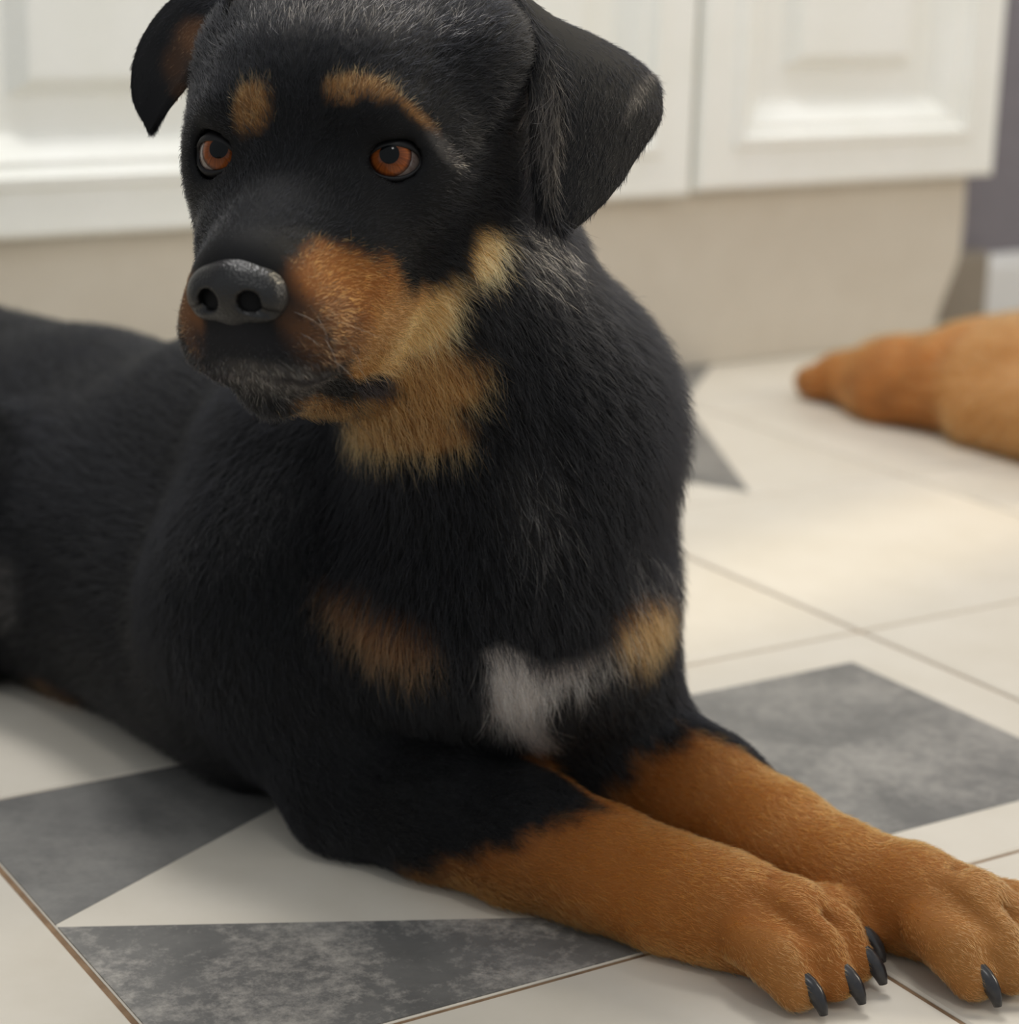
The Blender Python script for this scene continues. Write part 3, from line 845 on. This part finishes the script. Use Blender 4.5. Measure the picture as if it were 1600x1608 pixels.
ears.append(ear([(352, -20, 1.065), (275, -4, 1.08), (226, 55, 1.08), (207, 118, 1.075), (214, 172, 1.07), (236, 206, 1.068)],
                [(362, -10, 1.040), (350, 40, 1.036), (326, 90, 1.040), (298, 130, 1.05), (268, 168, 1.06), (240, 207, 1.067)], -.10, .0024))
for k, (eV, eF, eN, eFl, off) in enumerate(ears):
    ec = np.tile(BLACK, (len(eV), 1))
    def earcol(P, jit):
        C = np.tile(BLACK, (len(P), 1))
        if k == 0:
            lst = [(858, 190, 24, 100, 4, GREY * .22, .8, .5), (1000, 150, 12, 40, -25, GREY * .25, .8, .4)]
        else:
            lst = [(308, 60, 34, 34, 0, BROWN * .9, .7, .9), (275, 100, 22, 34, 0, BROWN * .45, .8, .8), (285, 142, 20, 14, 0, BROWN * .4, .7, .7)]
        q = P - CAM; w_ = q @ CF; x = 800 + F_PX * (q @ CR) / w_; y = 804 - F_PX * (q @ CU) / w_
        for px, py, rx, ry, ro, c, soft, st in lst:
            ro = math.radians(ro); dx, dy = x - px, -(y - py)
            xr = dx * math.cos(ro) + dy * math.sin(ro); yr = -dx * math.sin(ro) + dy * math.cos(ro)
            w = np.clip((1 - np.hypot(xr / rx, yr / ry) + jit * .2) / soft + .3, 0, 1)[:, None] * st
            C = C * (1 - w) + c * w
        return C
    me = np_mesh('ear', eV, eF); set_color(me, 'coat', earcol(eV, np.zeros(len(eV))) * .6)
    eo = link('ear', me, m_skin, dog)
    eo['label'] = 'folded black ear flap' if k == 0 else 'folded black ear with brown inside'
    if FUR:
        N_ = int(22000 * FD)
        tri, B = sample(eV, eF, np.ones(len(eV)), N_)
        roots = interp(eV, tri, B); nr = interp(eN, tri, B); nr /= np.maximum(np.linalg.norm(nr, axis=1, keepdims=True), 1e-6)
        cc = earcol(roots, rng.uniform(-1, 1, N_)) * rng.uniform(.7, 1.25, N_)[:, None]
        le_ = np.full(N_, .0065 if k == 0 else .004)
        if k == 0:                                     # longer tufts along the front edge of the flap
            u_ = (tri[:, 0] % off) % 22 / 21.; le_ += .016 * np.clip((.22 - u_) / .1, 0, 1)
        grow('ear_fur', roots, nr, interp(eFl, tri, B), le_, cc, eo, 5, 12, .0001, material=m_ear_fur)

# ------------------------------------------------------------------ whiskers
wr, wn, wf, wl = [], [], [], []
for s in (-1, 1):
    for i in range(9):
        p = surf(462 + 38 * (i % 3) + 12 * (i // 3), 490 + 34 * (i // 3) + 8 * (i % 3)) if s < 0 else H(3.6, 11.5 - .5 * i, -5.5 - .25 * (i % 3))
        wr.append(p); wn.append(HV(s * .9, .1, -.1)); wf.append(HV(s * .35, -.55, -.75)); wl.append(random.uniform(.018, .034))
if FUR:
    grow('whisker', np.array(wr), np.array(wn), np.array(wf), np.array(wl), np.tile([.10, .09, .085], (len(wr), 1)), dog, 6, 58, .00007, .9)

# ------------------------------------------------------------------ the tan dog's leg at the right edge
tan_dog = empty('dog', (.56, .1, 0))
tag(tan_dog, 'tan furry dog lying at the right edge, only a leg in view', 'dog')
prims = []
cone((.515, .292, .026), (.512, .20, .038), .026, .040, .02, (0, 1, -.1), .012)
cone((.512, .20, .038), (.560, .05, .064), .040, .062, .03, (0, 1, -.15), .014)
cone((.575, .14, .060), (.64, -.05, .092), .047, .062, .03, (-.2, .9, -.2), .016)
cone((.525, .075, .040), (.540, -.06, .052), .044, .056, .008, (-.45, .4, -.8), .020)
cone((.66, -.02, .085), (.80, -.16, .10), .075, .10, .02, (-.2, .9, -.2), .016)
for s in (-1, 0, 1):
    cone((.513 + s * .014, .298, .021), (.515 + s * .016, .320, .018), .018, .016, .008, (0, 1, -.1), .008)
for s in prims:
    a_, b_, r1_, r2_ = s.args; s.args = (a_ + np.array([-.022, -.018, 0]), b_ + np.array([-.022, -.018, 0]), r1_ * 1.06, r2_ * 1.06)
lo2 = np.array([.40, -.32, -.004]); hi2 = np.array([.93, .40, .22])
D2 = build_sdf(prims, lo2, hi2, .004)
zz = (lo2[2] + .004 * np.arange(D2.shape[2])).astype(np.float32); D2 = np.maximum(D2, (.0012 - zz)[None, None, :])
V2, F2 = surface_nets(D2, lo2, .004); V2 = relax(V2, F2, 2); V2[:, 2] = np.maximum(V2[:, 2], .0008); N2 = grad(D2, lo2, .004, V2)
TW = np.zeros(len(V2)); T_F = np.zeros((len(V2), 3)); T_L = np.zeros(len(V2))
for s in prims:
    w = np.exp(-np.maximum(s.d(V2), 0) / .01) + 1e-9; TW += w; T_F += w[:, None] * s.flow; T_L += w * s.fl
T_F /= TW[:, None]; T_L /= TW
def tan_coat(P):
    nz = vnoise(P, .07, 21)[:, 0]
    lt = np.clip(((.10 - P[:, 1]) / .02), 0, 1) * np.clip((.565 - P[:, 0]) / .02, 0, 1)
    return np.array([.50, .18, .042])[None] * (1 + .16 * nz[:, None]) * (1 - lt[:, None]) + np.array([.62, .275, .082])[None] * lt[:, None]
me2 = np_mesh('body', V2, F2); set_color(me2, 'coat', tan_coat(V2) * .7)
link('body', me2, m_skin, tan_dog)
if FUR:
    NS = int(45000 * FD)
    tri, B = sample(V2, F2, np.ones(len(V2)), NS)
    roots = interp(V2, tri, B); nr = interp(N2, tri, B); nr /= np.maximum(np.linalg.norm(nr, axis=1, keepdims=True), 1e-6)
    grow('fur', roots, nr, interp(T_F, tri, B), interp(T_L, tri, B), tan_coat(roots) * rng.uniform(.7, 1.25, NS)[:, None], tan_dog, 4, 30, .0002)
